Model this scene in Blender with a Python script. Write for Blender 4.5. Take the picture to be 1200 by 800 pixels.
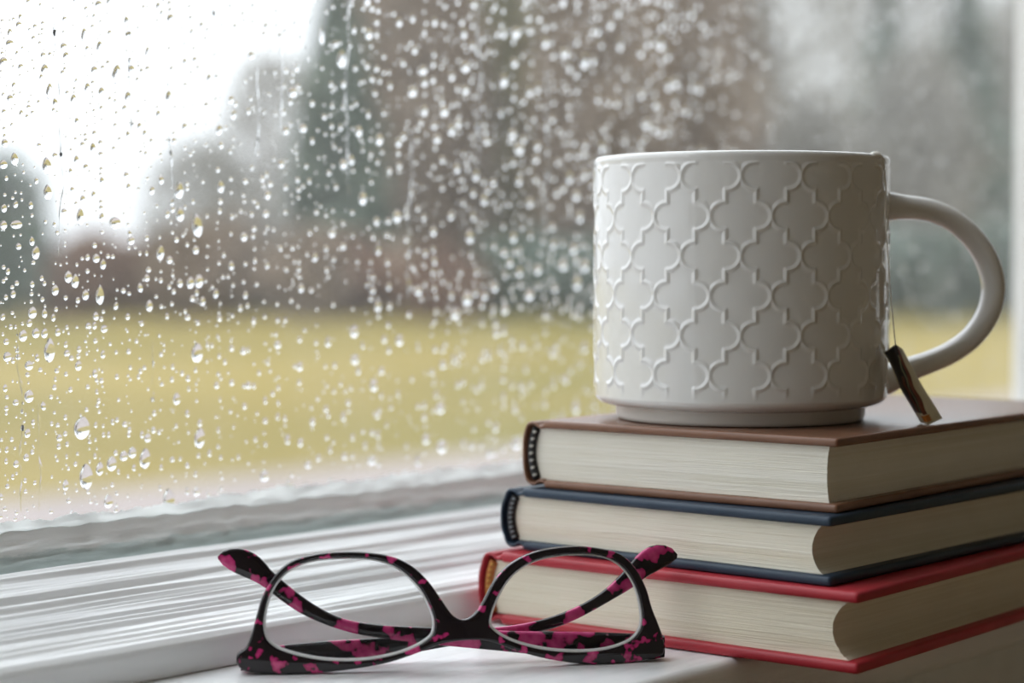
import bpy, bmesh, math, random
import numpy as np
from mathutils import Vector, Matrix

# ------------------------------------------------------------------ reset
for o in list(bpy.data.objects):
    bpy.data.objects.remove(o, do_unlink=True)
S = bpy.context.scene
C = S.collection
random.seed(7)
RNG = np.random.default_rng(7)

# ------------------------------------------------------------------ camera
# World: X = out of the window into the room, Y = along the window, Z up.
# z = 0 is the top of the window stool, the camera stands over the origin.
FPX, ANG, ZC = 2400.0, math.radians(41.5), 0.129
PITCH = math.atan(95 / FPX)
FH = Vector((-math.sin(ANG), math.cos(ANG), 0))
RT = Vector((math.cos(ANG), math.sin(ANG), 0))
UPZ = Vector((0, 0, 1))
FW = FH * math.cos(PITCH) - UPZ * math.sin(PITCH)
UPC = FH * math.sin(PITCH) + UPZ * math.cos(PITCH)
CAMLOC = Vector((0, 0, ZC))
cd = bpy.data.cameras.new('camera')
cam = bpy.data.objects.new('camera', cd)
C.objects.link(cam)
rot = Matrix((RT, UPC, -FW)).transposed()
cam.matrix_world = Matrix.Translation(CAMLOC) @ rot.to_4x4()
cd.sensor_width = 36
cd.lens = FPX / 1200 * 36
cd.clip_start = 0.01
cd.clip_end = 500
cd.dof.use_dof = True
cd.dof.focus_distance = 0.672
cd.dof.aperture_fstop = 6.0
S.camera = cam

# ------------------------------------------------------------------ sky: standard overcast luminance, L ~ (1 + 2 sin(elevation)) / 3
W = bpy.data.worlds.new('overcast_sky')
S.world = W
W.use_nodes = True
wn = W.node_tree.nodes
wl = W.node_tree.links
wn.clear()
tc = wn.new('ShaderNodeTexCoord')
sx = wn.new('ShaderNodeSeparateXYZ')
mx = wn.new('ShaderNodeMath'); mx.operation = 'MAXIMUM'; mx.inputs[1].default_value = 0
ma = wn.new('ShaderNodeMath'); ma.operation = 'MULTIPLY_ADD'; ma.inputs[1].default_value = 2 / 3; ma.inputs[2].default_value = 1 / 3
ms = wn.new('ShaderNodeMath'); ms.operation = 'MULTIPLY'; ms.inputs[1].default_value = 2.0
bg = wn.new('ShaderNodeBackground'); bg.inputs['Color'].default_value = (0.905, 0.955, 1.0, 1)
wo = wn.new('ShaderNodeOutputWorld')
wl.new(tc.outputs['Generated'], sx.inputs[0]); wl.new(sx.outputs['Z'], mx.inputs[0])
wl.new(mx.outputs[0], ma.inputs[0]); wl.new(ma.outputs[0], ms.inputs[0])
wl.new(ms.outputs[0], bg.inputs['Strength']); wl.new(bg.outputs[0], wo.inputs[0])

S.view_settings.view_transform = 'Standard'
S.view_settings.look = 'None'
S.view_settings.gamma = 1
S.view_settings.use_curve_mapping = False
S.view_settings.exposure = 0.94

# ------------------------------------------------------------------ pixel helpers (1200 x 800)
def ray(px, py):
    return FW + RT * ((px - 600) / FPX) + UPC * ((400 - py) / FPX)
def on_plane(px, py, p0, n):
    d = ray(px, py)
    return CAMLOC + d * ((p0 - CAMLOC).dot(n) / d.dot(n))
def on_z(px, py, z):
    return on_plane(px, py, Vector((0, 0, z)), UPZ)
def on_x(px, py, x):
    return on_plane(px, py, Vector((x, 0, 0)), Vector((1, 0, 0)))
def at_depth(px, py, d):
    r = ray(px, py)
    return CAMLOC + r * (d / r.dot(FH))
def ground_at(px, dist, z):
    p = FH * dist + RT * ((px - 600) / FPX * dist)
    return Vector((p.x, p.y, z))

# ------------------------------------------------------------------ object helpers
def tag(o, label=None, cat=None, group=None, kind=None):
    if label: o['label'] = label
    if cat: o['category'] = cat
    if group: o['group'] = group
    if kind: o['kind'] = kind
    return o
def link(name, me, mat, parent=None, loc=None):
    o = bpy.data.objects.new(name, me)
    C.objects.link(o)
    if mat and not me.materials: me.materials.append(mat)
    if parent: o.parent = parent
    if loc is not None: o.location = loc
    return o
def empty(name, loc=(0, 0, 0), rz=0):
    o = bpy.data.objects.new(name, None)
    C.objects.link(o)
    o.empty_display_size = 0.02
    o.location = loc
    o.rotation_euler = (0, 0, rz)
    return o
def mesh(name, v, f, smooth=True):
    me = bpy.data.meshes.new(name)
    me.from_pydata([tuple(p) for p in v], [], [tuple(int(i) for i in q) for q in f])
    me.polygons.foreach_set('use_smooth', [smooth] * len(me.polygons))
    me.update()
    return me
def mesh_np(name, v, f, smooth=True):
    """v (n,3) array, f (m,k) array with constant k"""
    v = np.asarray(v, np.float32); f = np.asarray(f, np.int32)
    me = bpy.data.meshes.new(name)
    k = f.shape[1]
    me.vertices.add(len(v)); me.vertices.foreach_set('co', v.ravel())
    me.loops.add(f.size); me.loops.foreach_set('vertex_index', f.ravel())
    me.polygons.add(len(f))
    me.polygons.foreach_set('loop_start', np.arange(len(f), dtype=np.int32) * k)
    me.polygons.foreach_set('use_smooth', np.full(len(f), smooth))
    me.update(calc_edges=True)
    me.validate()
    return me
def grid_faces(nr, nc, wrap=False):
    i = np.arange(nr - 1)[:, None]; j = np.arange(nc if wrap else nc - 1)[None, :]
    j2 = (j + 1) % nc
    a = i * nc + j; b = i * nc + j2; c = (i + 1) * nc + j2; d = (i + 1) * nc + j
    return np.stack([a, b, c, d], -1).reshape(-1, 4)
def bm_mesh(name, bm, smooth=False):
    bmesh.ops.recalc_face_normals(bm, faces=bm.faces)
    me = bpy.data.meshes.new(name)
    bm.to_mesh(me); bm.free()
    me.polygons.foreach_set('use_smooth', [smooth] * len(me.polygons))
    return me
def slab(name, lo, hi, r=0.0, seg=2, smooth=False):
    bm = bmesh.new()
    bmesh.ops.create_cube(bm, size=1)
    for v in bm.verts:
        v.co = Vector([(lo[i] + hi[i]) / 2 + v.co[i] * (hi[i] - lo[i]) for i in range(3)])
    if r > 0:
        bmesh.ops.bevel(bm, geom=list(bm.edges), offset=r, segments=seg, profile=0.6, affect='EDGES')
    return bm_mesh(name, bm, smooth or r > 0)
def catmull(pts, n=6, closed=True):
    P = [Vector(p) for p in pts]; m = len(P); out = []
    for i in range(m if closed else m - 1):
        if closed: a, b, c, d = P[i - 1], P[i], P[(i + 1) % m], P[(i + 2) % m]
        else: a, b, c, d = P[max(i - 1, 0)], P[i], P[i + 1], P[min(i + 2, m - 1)]
        for k in range(n):
            t = k / n
            out.append(0.5 * ((2 * b) + (c - a) * t + (2 * a - 5 * b + 4 * c - d) * t * t + (3 * b - a - 3 * c + d) * t ** 3))
    if not closed: out.append(P[-1])
    return out
def tube(path, radii, seg=12, closed=False, squash=None, cap=True):
    """swept ring: returns verts, faces. radii a number or list; squash=(a,b) multipliers along the frame axes"""
    n = len(path); P = [Vector(p) for p in path]
    if not hasattr(radii, '__len__'): radii = [radii] * n
    v = []; f = []
    up = None
    for i in range(n):
        t = (P[(i + 1) % n] - P[i - 1]) if closed else (P[min(i + 1, n - 1)] - P[max(i - 1, 0)])
        t.normalize()
        if up is None:
            up = t.orthogonal().normalized() if squash is None else Vector(squash[2])
        up = (up - t * up.dot(t)).normalized()
        side = t.cross(up)
        for k in range(seg):
            a = 2 * math.pi * k / seg
            ca, sa = math.cos(a), math.sin(a)
            if squash: ca *= squash[0]; sa *= squash[1]
            v.append(P[i] + (up * ca + side * sa) * radii[i])
    for i in range(n if closed else n - 1):
        i2 = (i + 1) % n
        for k in range(seg):
            k2 = (k + 1) % seg
            f.append((i * seg + k, i * seg + k2, i2 * seg + k2, i2 * seg + k))
    if not closed and cap:
        f.append(tuple(range(seg))[::-1]); f.append(tuple(range((n - 1) * seg, n * seg)))
    return v, f

# ------------------------------------------------------------------ materials
def M(name, col, rough=0.5, spec=0.5, coat=0.0, metal=0.0):
    m = bpy.data.materials.new(name); m.use_nodes = True
    b = m.node_tree.nodes['Principled BSDF']
    b.inputs['Base Color'].default_value = (*col, 1)
    b.inputs['Roughness'].default_value = rough
    b.inputs['Specular IOR Level'].default_value = spec
    b.inputs['Coat Weight'].default_value = coat
    b.inputs['Metallic'].default_value = metal
    return m, m.node_tree.nodes, m.node_tree.links, b
def coords(nt_nodes, nt_links, scale=(1, 1, 1), kind='Object'):
    t = nt_nodes.new('ShaderNodeTexCoord'); mp = nt_nodes.new('ShaderNodeMapping')
    mp.inputs['Scale'].default_value = scale
    nt_links.new(t.outputs[kind], mp.inputs['Vector'])
    return mp.outputs['Vector']
def noise(n, l, vec, scale, detail=4, rough=0.5, dist=0.0):
    t = n.new('ShaderNodeTexNoise')
    t.inputs['Scale'].default_value = scale; t.inputs['Detail'].default_value = detail
    t.inputs['Roughness'].default_value = rough; t.inputs['Distortion'].default_value = dist
    l.new(vec, t.inputs['Vector'])
    return t.outputs['Fac']
def ramp(n, l, fac, stops, interp='LINEAR'):
    r = n.new('ShaderNodeValToRGB'); r.color_ramp.interpolation = interp
    e = r.color_ramp.elements
    while len(e) < len(stops): e.new(0.5)
    for el, (p, c) in zip(e, stops):
        el.position = p; el.color = (*c, 1)
    l.new(fac, r.inputs['Fac'])
    return r.outputs['Color']
def bump(n, l, b, height, strength=0.3, dist=0.001):
    bp = n.new('ShaderNodeBump'); bp.inputs['Strength'].default_value = strength; bp.inputs['Distance'].default_value = dist
    l.new(height, bp.inputs['Height']); l.new(bp.outputs['Normal'], b.inputs['Normal'])

def mottled(name, c1, c2, scale, rough=0.5, stretch=(1, 1, 1), bs=0.0, bd=0.001, spec=0.5, coat=0.0, detail=4, lo=0.35, hi=0.65):
    m, n, l, b = M(name, c1, rough, spec, coat)
    v = coords(n, l, stretch)
    f = noise(n, l, v, scale, detail)
    l.new(ramp(n, l, f, [(lo, c1), (hi, c2)]), b.inputs['Base Color'])
    if bs: bump(n, l, b, f, bs, bd)
    return m

m_ceramic = M('white_glazed_ceramic', (0.78, 0.775, 0.755), 0.06, 0.5, 0.6)[0]
m_foot = M('bare_ceramic_foot', (0.80, 0.79, 0.75), 0.25)[0]
m_tea = M('brewed_tea', (0.10, 0.035, 0.01), 0.03)[0]
m_paint = mottled('white_weathered_paint', (0.86, 0.87, 0.88), (0.93, 0.94, 0.945), 60, 0.42, (1, 0.05, 1), 0.35, 0.0006)
m_stool = mottled('white_stool_paint', (0.85, 0.86, 0.87), (0.93, 0.935, 0.94), 190, 0.30, (1, 0.09, 1), 0.55, 0.0007, detail=6)
m_trim = mottled('white_trim_paint', (0.72, 0.72, 0.70), (0.80, 0.80, 0.78), 30, 0.45)
m_wall = mottled('grey_wall_paint', (0.53, 0.48, 0.38), (0.59, 0.53, 0.42), 12, 0.7)
m_ceil = mottled('ceiling_paint', (0.74, 0.70, 0.62), (0.78, 0.74, 0.66), 8, 0.8)
m_floor = mottled('floor_boards', (0.40, 0.29, 0.17), (0.48, 0.35, 0.21), 9, 0.45, (8, 0.6, 1))
m_ext = mottled('exterior_render', (0.55, 0.55, 0.52), (0.62, 0.62, 0.6), 10, 0.8)

def putty_mat():
    m, n, l, b = M('old_painted_putty', (0.45, 0.52, 0.5), 0.55)
    v = coords(n, l, (1, 0.22, 1))
    f = noise(n, l, v, 220, 8, 0.65)
    sep = n.new('ShaderNodeSeparateXYZ'); t = n.new('ShaderNodeTexCoord'); l.new(t.outputs['Object'], sep.inputs[0])
    # flaked white paint along the upper strip where the putty meets the pane, bare green-grey putty below
    a = n.new('ShaderNodeMath'); a.operation = 'MULTIPLY_ADD'; a.inputs[1].default_value = 130; a.inputs[2].default_value = -4.12
    l.new(sep.outputs['Z'], a.inputs[0])
    s = n.new('ShaderNodeMath'); s.operation = 'ADD'; l.new(a.outputs[0], s.inputs[0]); l.new(f, s.inputs[1])
    col = ramp(n, l, s.outputs[0], [(0.10, (0.48, 0.57, 0.56)), (0.42, (0.58, 0.66, 0.65)), (0.55, (0.82, 0.85, 0.84)), (0.9, (0.90, 0.91, 0.90))])
    l.new(col, b.inputs['Base Color'])
    bump(n, l, b, f, 0.6, 0.001)
    return m
m_putty = putty_mat()

def clear(name, tint, wet, ior=1.45, gloss_rough=0.0):
    m = bpy.data.materials.new(name); m.use_nodes = True
    n = m.node_tree.nodes; l = m.node_tree.links; n.clear()
    out = n.new('ShaderNodeOutputMaterial'); tr = n.new('ShaderNodeBsdfTransparent'); gl = n.new('ShaderNodeBsdfGlossy')
    tr.inputs['Color'].default_value = (*tint, 1); gl.inputs['Roughness'].default_value = gloss_rough
    fr = n.new('ShaderNodeFresnel'); fr.inputs['IOR'].default_value = ior
    mix = n.new('ShaderNodeMixShader'); l.new(fr.outputs[0], mix.inputs[0]); l.new(tr.outputs[0], mix.inputs[1]); l.new(gl.outputs[0], mix.inputs[2])
    res = mix.outputs[0]
    if wet:   # thin film of condensation scattering a little daylight
        tl = n.new('ShaderNodeBsdfTranslucent'); tl.inputs['Color'].default_value = (0.9, 0.93, 0.95, 1)
        v = coords(n, l, (1, 1, 0.5)); f = noise(n, l, v, 14, 3)
        mr = n.new('ShaderNodeMapRange'); mr.inputs[1].default_value = 0.3; mr.inputs[2].default_value = 0.7
        mr.inputs[3].default_value = wet * 0.6; mr.inputs[4].default_value = wet * 1.4; l.new(f, mr.inputs[0])
        m2 = n.new('ShaderNodeMixShader'); l.new(mr.outputs[0], m2.inputs[0]); l.new(res, m2.inputs[1]); l.new(tl.outputs[0], m2.inputs[2])
        res = m2.outputs[0]
    l.new(res, out.inputs['Surface'])
    return m
m_pane = clear('misted_window_glass', (0.985, 0.99, 0.988), 0.07, 1.15)
m_lens = clear('spectacle_lens', (0.975, 0.98, 0.98), 0, 1.22)
def water_mat():
    m = bpy.data.materials.new('rain_water'); m.use_nodes = True
    n = m.node_tree.nodes; l = m.node_tree.links; n.clear()
    out = n.new('ShaderNodeOutputMaterial'); g = n.new('ShaderNodeBsdfGlass')
    g.inputs['IOR'].default_value = 1.333; g.inputs['Roughness'].default_value = 0; g.inputs['Color'].default_value = (0.99, 0.995, 1, 1)
    l.new(g.outputs[0], out.inputs['Surface'])
    return m
m_water = water_mat()

def cloth(name, c1, c2, rough=0.5):
    m, n, l, b = M(name, c1, rough, 0.4)
    v = coords(n, l)
    f = noise(n, l, v, 1800, 2); g = noise(n, l, v, 60, 3)
    l.new(ramp(n, l, g, [(0.3, c1), (0.75, c2)]), b.inputs['Base Color'])
    bump(n, l, b, f, 0.25, 0.0003)
    return m
m_brown = cloth('brown_book_cloth', (0.20, 0.095, 0.055), (0.26, 0.13, 0.08), 0.26)
m_navy = cloth('navy_book_cloth', (0.022, 0.042, 0.07), (0.035, 0.06, 0.095), 0.42)
m_red = cloth('red_book_cloth', (0.40, 0.025, 0.04), (0.50, 0.04, 0.055), 0.38)
def paper(name, c1, c2):
    m, n, l, b = M(name, c1, 0.75, 0.25)
    v = coords(n, l, (3, 3, 900)); f = noise(n, l, v, 1.0, 5, 0.6)
    v2 = coords(n, l, (1, 1, 1)); g = noise(n, l, v2, 25, 3)
    mm = n.new('ShaderNodeMath'); mm.operation = 'MULTIPLY_ADD'; mm.inputs[1].default_value = 0.75; l.new(f, mm.inputs[0])
    m2 = n.new('ShaderNodeMath'); m2.operation = 'MULTIPLY'; m2.inputs[1].default_value = 0.25; l.new(g, m2.inputs[0]); l.new(m2.outputs[0], mm.inputs[2])
    l.new(ramp(n, l, mm.outputs[0], [(0.32, c2), (0.55, c1)]), b.inputs['Base Color'])
    bump(n, l, b, f, 0.35, 0.0004)
    return m
m_paper1 = paper('cream_page_edges', (0.90, 0.87, 0.78), (0.80, 0.76, 0.64))
m_paper2 = paper('ivory_page_edges', (0.89, 0.85, 0.73), (0.77, 0.71, 0.57))
m_paper3 = paper('aged_page_edges', (0.87, 0.81, 0.67), (0.75, 0.68, 0.53))
m_black_thread = M('black_thread', (0.02, 0.018, 0.018), 0.7)[0]
m_white_thread = M('white_thread', (0.62, 0.60, 0.55), 0.7)[0]
m_grey_thread = M('grey_thread', (0.22, 0.25, 0.27), 0.7)[0]
m_orange_thread = M('orange_thread', (0.42, 0.14, 0.03), 0.7)[0]
m_yellow_thread = M('yellow_thread', (0.55, 0.30, 0.06), 0.7)[0]

def tortoise(name, cut, scale):
    m, n, l, b = M(name, (0.02, 0.01, 0.015), 0.10, 0.45, 0.1)
    v = coords(n, l)
    f = noise(n, l, v, scale, 0.6, 0.4, 0.2); g = noise(n, l, v, scale * 2.6, 1, 0.4)
    a = n.new('ShaderNodeMath'); a.operation = 'MULTIPLY_ADD'; a.inputs[1].default_value = 0.3; l.new(g, a.inputs[0])
    k = n.new('ShaderNodeMath'); k.operation = 'MULTIPLY'; k.inputs[1].default_value = 0.7; l.new(f, k.inputs[0]); l.new(k.outputs[0], a.inputs[2])
    l.new(ramp(n, l, a.outputs[0], [(cut - 0.012, (0.012, 0.008, 0.011)), (cut + 0.012, (0.50, 0.026, 0.155)), (cut + 0.14, (0.70, 0.08, 0.26))]), b.inputs['Base Color'])
    return m
m_front = tortoise('magenta_tortoiseshell_front', 0.598, 200)
m_temple = tortoise('magenta_tortoiseshell_temple', 0.515, 150)
m_bevel_glint = M('lens_edge_glint_white', (0.93, 0.94, 0.95), 0.12, 0.6)[0]  # opaque white stands in for daylight caught in the clear lens bevel
m_steel = M('dark_hinge_metal', (0.06, 0.055, 0.055), 0.3, 0.5, 0, 0.8)[0]
m_string = M('tea_string', (0.85, 0.83, 0.78), 0.8)[0]
m_tagpaper = mottled('cream_tag_paper', (0.66, 0.60, 0.42), (0.72, 0.66, 0.48), 300, 0.6)
m_tblack = M('tag_black_print', (0.018, 0.014, 0.012), 0.35)[0]
m_tbrown = M('tag_brown_print', (0.16, 0.045, 0.02), 0.35)[0]
m_tgreen = M('tag_green_print', (0.17, 0.18, 0.10), 0.35)[0]
m_torange = M('tag_orange_print', (0.45, 0.15, 0.02), 0.35)[0]

# ------------------------------------------------------------------ the room
XG = -0.575                # inner face of the window pane
XO = XG - 0.004            # outer face of the pane
WY0, WY1 = -1.15, 1.118     # window opening along Y
WZ0, WZ1 = 0.0, 1.65
RX1, RY0, RY1, RZ0, RZ1 = 2.6, -1.27, 2.0, -0.80, 2.0
def struct(name, lo, hi, mat, parent=None, r=0.0):
    o = link(name, slab(name, lo, hi, r), mat, parent)
    if parent is None: o['kind'] = 'structure'
    return o
struct('floor', (-0.42, RY0, RZ0 - 0.05), (RX1, RY1, RZ0), m_floor)
struct('ceiling', (-0.42, RY0, RZ1), (RX1, RY1, RZ1 + 0.05), m_ceil)
struct('wall_back', (RX1, RY0, RZ0), (RX1 + 0.08, RY1, RZ1), m_wall)
struct('wall_left', (-0.586, RY0 - 0.1, RZ0), (RX1, RY0, RZ1), m_wall)
struct('wall_right', (-0.42, RY1, RZ0), (RX1, RY1 + 0.08, RZ1), m_wall)
# window wall: four blocks around the opening, one mesh
bm = bmesh.new()
for lo, hi in (((-0.586, RY0, RZ0), (-0.42, RY1, -0.024)), ((-0.586, RY0, WZ1 + 0.05), (-0.42, RY1, RZ1)),
               ((-0.586, RY0, -0.024), (-0.42, WY0 - 0.05, WZ1 + 0.05)), ((-0.586, WY1 + 0.05, -0.024), (-0.42, RY1, WZ1 + 0.05))):
    ret = bmesh.ops.create_cube(bm, size=1)
    for v in ret['verts']:
        v.co = Vector([(lo[i] + hi[i]) / 2 + v.co[i] * (hi[i] - lo[i]) for i in range(3)])
ww = link('wall_window', bm_mesh('wall_window', bm), m_wall); ww['kind'] = 'structure'

# window: pane, putty, bottom rail, stiles, head
win = empty('window_1', (0, 0, 0)); win['kind'] = 'structure'
pane = link('pane', mesh('pane', [(XG, WY0, 0.028), (XG, WY1, 0.028), (XG, WY1, WZ1), (XG, WY0, WZ1)], [(0, 1, 2, 3)], False), m_pane, win)

def fbm1(y, seed, freqs=(3, 7, 17, 41), amps=(1, .5, .3, .15)):
    r = np.random.default_rng(seed); out = np.zeros_like(y)
    for fq, am in zip(freqs, amps):
        out += am * np.sin(y * fq * 6.283 + r.uniform(0, 6.283)) * (0.7 + 0.3 * np.sin(y * fq * 2.1 + r.uniform(0, 6)))
    return out
# glazing putty: sloped ragged bead
ny = 620
ys = np.linspace(WY0, WY1, ny)
topw = 0.0388 + 0.0005 * fbm1(ys, 3) + 0.0004 * fbm1(ys, 4, (23, 61, 90), (1, .7, .5))
prof = []
for k, t in enumerate(np.linspace(0, 1, 14)):
    x = -0.5625 + (XG + 0.0005 + 0.5625) * t ** 0.8
    z = 0.0255 + (topw - 0.0255) * t
    lump = 0.0004 * fbm1(ys, 20 + k, (9, 31, 77), (1, .8, .6)) * math.sin(math.pi * t)
    prof.append(np.stack([np.full(ny, x) + lump, ys, z + lump], -1))
prof.append(np.stack([np.full(ny, XG - 0.0002), ys, np.full(ny, 0.0255)], -1))
V = np.concatenate(prof)
link('glazing_putty', mesh_np('glazing_putty', V, grid_faces(len(prof), ny)), m_putty, win)

ys = np.linspace(WY0, WY1, 1400)
sm_top = 0.0432 + 0.0010 * fbm1(ys, 31, (2, 5, 11), (1, .6, .5)) + 0.0005 * fbm1(ys, 32, (33, 71, 150, 260), (1, .9, .8, .6))
sm_rows = [np.stack([np.full(1400, XG + 0.0009 - 0.0007 * t), ys, 0.0375 + (sm_top - 0.0375) * t], -1) for t in np.linspace(0, 1, 5)]
def smear_mat():
    m = bpy.data.materials.new('thin_white_paint'); m.use_nodes = True
    n = m.node_tree.nodes; l = m.node_tree.links; n.clear()
    out = n.new('ShaderNodeOutputMaterial'); df = n.new('ShaderNodeBsdfDiffuse'); tl = n.new('ShaderNodeBsdfTranslucent')
    for q in (df, tl): q.inputs['Color'].default_value = (0.80, 0.83, 0.82, 1)
    v = coords(n, l, (1, 0.25, 1)); f = noise(n, l, v, 260, 6, 0.6)
    mr = n.new('ShaderNodeMapRange'); mr.inputs[1].default_value = 0.35; mr.inputs[2].default_value = 0.65; mr.inputs[3].default_value = 0.25; mr.inputs[4].default_value = 0.75; l.new(f, mr.inputs[0])
    mx_ = n.new('ShaderNodeMixShader'); l.new(mr.outputs[0], mx_.inputs[0]); l.new(df.outputs[0], mx_.inputs[1]); l.new(tl.outputs[0], mx_.inputs[2])
    l.new(mx_.outputs[0], out.inputs['Surface'])
    return m
link('paint_smear', mesh_np('paint_smear', np.concatenate(sm_rows), grid_faces(5, 1400)), smear_mat(), win)
# bottom rail: old painted wood with raised grain in steps, running along the window
key = [(-0.5640, 0.0270), (-0.5560, 0.0266), (-0.5545, 0.0250), (-0.5515, 0.0242), (-0.5480, 0.0243), (-0.5465, 0.0238),
       (-0.5450, 0.0205), (-0.5415, 0.0200), (-0.5360, 0.0199), (-0.5335, 0.0190), (-0.5290, 0.0180), (-0.5260, 0.0178), (-0.5180, 0.0150),
       (-0.5120, 0.0136), (-0.5085, 0.0132), (-0.5020, 0.0122), (-0.4985, 0.0108), (-0.4972, 0.0096), (-0.4970, 0.0070), (-0.4970, 0.0)]
kx = np.array([k[0] for k in key]); kz = np.array([k[1] for k in key])
tt = np.concatenate([[0], np.cumsum(np.hypot(np.diff(kx), np.diff(kz)))])
ts = np.concatenate([np.linspace(0, tt[-3], 150), np.linspace(tt[-3], tt[-1], 8)[1:]])
px_ = np.interp(ts, tt, kx); pz_ = np.interp(ts, tt, kz)
ny = 700
ys = np.linspace(WY0, WY1, ny)
T2, Y2 = np.meshgrid(ts, ys, indexing='ij')
def grain(T, Y, cell, stretch, seed):
    r = np.random.default_rng(seed)
    tab = r.uniform(-1, 1, (400, 260))
    a = T / cell + 0.35 * np.sin(Y * 2.3 + seed); b = (Y + 3) / stretch
    i = np.floor(a).astype(int); j = np.floor(b).astype(int)
    u = a - i; w = b - j; u = u * u * (3 - 2 * u); w = w * w * (3 - 2 * w)
    g = lambda p, q: tab[p % 400, q % 260]
    return (g(i, j) * (1 - u) + g(i + 1, j) * u) * (1 - w) + (g(i, j + 1) * (1 - u) + g(i + 1, j + 1) * u) * w
fade = np.clip((tt[-3] + 0.001 - T2) / 0.004, 0.0, 1.0)
ridge = 0.00085 * grain(T2, Y2, 0.0021, 0.16, 1) + 0.00050 * grain(T2, Y2, 0.0011, 0.09, 2) + 0.00012 * grain(T2, Y2, 0.0007, 0.02, 5)
groove = np.clip((T2 - 0.026) / 0.004, 0, 1) * np.clip((0.056 - T2) / 0.006, 0, 1)
ridge += groove * 0.0006 * np.sin(T2 / 0.0036 * 6.283 + 0.9 * np.sin(Y2 * 5))
V = np.stack([px_[:, None] + 0 * Y2 + 0.0006 * fade * np.sin(Y2 * 9 + T2 * 100), Y2, pz_[:, None] + ridge * fade], -1).reshape(-1, 3)
link('bottom_rail', mesh_np('bottom_rail', V, grid_faces(len(ts), ny)), m_paint, win)
struct('rail_core', (XO - 0.006, WY0, -0.024), (-0.5645, WY1, 0.0255), m_paint, win)
struct('stile', (XO - 0.004, WY1 - 0.012, 0.0255), (-0.545, WY1 + 0.05, WZ1), m_trim, win, 0.004)
struct('stile', (XO - 0.004, WY0 - 0.05, 0.0255), (-0.545, WY0 + 0.012, WZ1), m_trim, win, 0.004)
struct('top_rail', (XO - 0.004, WY0 - 0.05, WZ1 - 0.01), (-0.545, WY1 + 0.05, WZ1 + 0.05), m_trim, win, 0.004)
# casing on the room side
bm = bmesh.new()
for lo, hi in (((-0.545, WY1 + 0.004, 0.001), (-0.405, WY1 + 0.11, WZ1 + 0.11)), ((-0.545, WY0 - 0.11, 0.001), (-0.405, WY0 - 0.004, WZ1 + 0.11)),
               ((-0.545, WY0 - 0.004, WZ1 + 0.004), (-0.405, WY1 + 0.004, WZ1 + 0.11))):
    ret = bmesh.ops.create_cube(bm, size=1)
    for v in ret['verts']:
        v.co = Vector([(lo[i] + hi[i]) / 2 + v.co[i] * (hi[i] - lo[i]) for i in range(3)])
t3 = link('trim_3', bm_mesh('trim_3', bm), m_trim); t3['kind'] = 'structure'

# stool board with rounded nosing and apron below
XF = -0.3830
sec = [(-0.4972, -0.024)] + [(-0.4972, 0.0)]
xs = np.linspace(-0.4968, XF - 0.004, 90)
zz_ = 0 * xs
nose = [(XF - 0.004 + 0.004 * math.sin(a), -0.004 + 0.004 * math.cos(a)) for a in np.linspace(0, math.pi / 2, 6)][1:]
nose += [(XF, -0.020), (XF - 0.003, -0.024), (-0.4972, -0.024)]
ny = 500
ys = np.linspace(WY0 - 0.1, WY1 + 0.1, ny)
rows = []
Xg, Yg = np.meshgrid(xs, ys, indexing='ij')
hz = -0.00018 - 0.00022 * np.abs(grain(Xg + 1, Yg, 0.0034, 0.10, 8)) + 0.00010 * grain(Xg + 1, Yg, 0.0012, 0.03, 9)
rows.append(np.stack([np.full(ny, -0.4972), ys, np.full(ny, -0.0002)], -1))
for i in range(len(xs)): rows.append(np.stack([Xg[i], ys, hz[i]], -1))
for (x, z) in nose: rows.append(np.stack([np.full(ny, x), ys, np.full(ny, z)], -1))
V = np.concatenate(rows)
st = link('trim_1', mesh_np('trim_1', V, grid_faces(len(rows), ny)), m_stool); st['kind'] = 'structure'
ap = struct('trim_2', (-0.42, WY0 - 0.08, -0.115), (-0.402, WY1 + 0.08, -0.0245), m_trim, None, 0.004)
struct('baseboard_window', (-0.42, RY0, RZ0), (-0.405, RY1, RZ0 + 0.1), m_trim)

# ------------------------------------------------------------------ outdoors
GZ = ZC - 1.5
def ground_mat():
    m, n, l, b = M('dry_winter_grass', (0.3, 0.27, 0.1), 0.9, 0.1)
    v = coords(n, l, (1, 1, 1)); f = noise(n, l, v, 0.11, 3, 0.5); g = noise(n, l, v, 3.0, 5, 0.7)
    a = n.new('ShaderNodeMath'); a.operation = 'MULTIPLY_ADD'; a.inputs[1].default_value = 0.25; l.new(g, a.inputs[0])
    k = n.new('ShaderNodeMath'); k.operation = 'MULTIPLY'; k.inputs[1].default_value = 0.75; l.new(f, k.inputs[0]); l.new(k.outputs[0], a.inputs[2])
    l.new(ramp(n, l, a.outputs[0], [(0.36, (0.118, 0.105, 0.020)), (0.48, (0.18, 0.138, 0.037)), (0.62, (0.23, 0.176, 0.052))]), b.inputs['Base Color'])
    return m
gm = ground_mat()
gn = 60
gx, gy = np.meshgrid(np.linspace(-230, 60, gn), np.linspace(-60, 190, gn), indexing='ij')
gz = GZ + 0.05 * np.sin(gx * 0.21) * np.sin(gy * 0.17)
gz[gx > -12] = GZ
g_o = link('ground', mesh_np('ground', np.stack([gx, gy, gz], -1).reshape(-1, 3), grid_faces(gn, gn)), gm); g_o['kind'] = 'structure'
drv = link('driveway', slab('driveway', (-10.4, -40, GZ - 0.1), (-1.6, 90, GZ + 0.06)), mottled('pinkish_gravel', (0.20, 0.165, 0.155), (0.25, 0.21, 0.195), 2.0, 0.9, bs=0.2))
drv['kind'] = 'structure'

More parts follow.
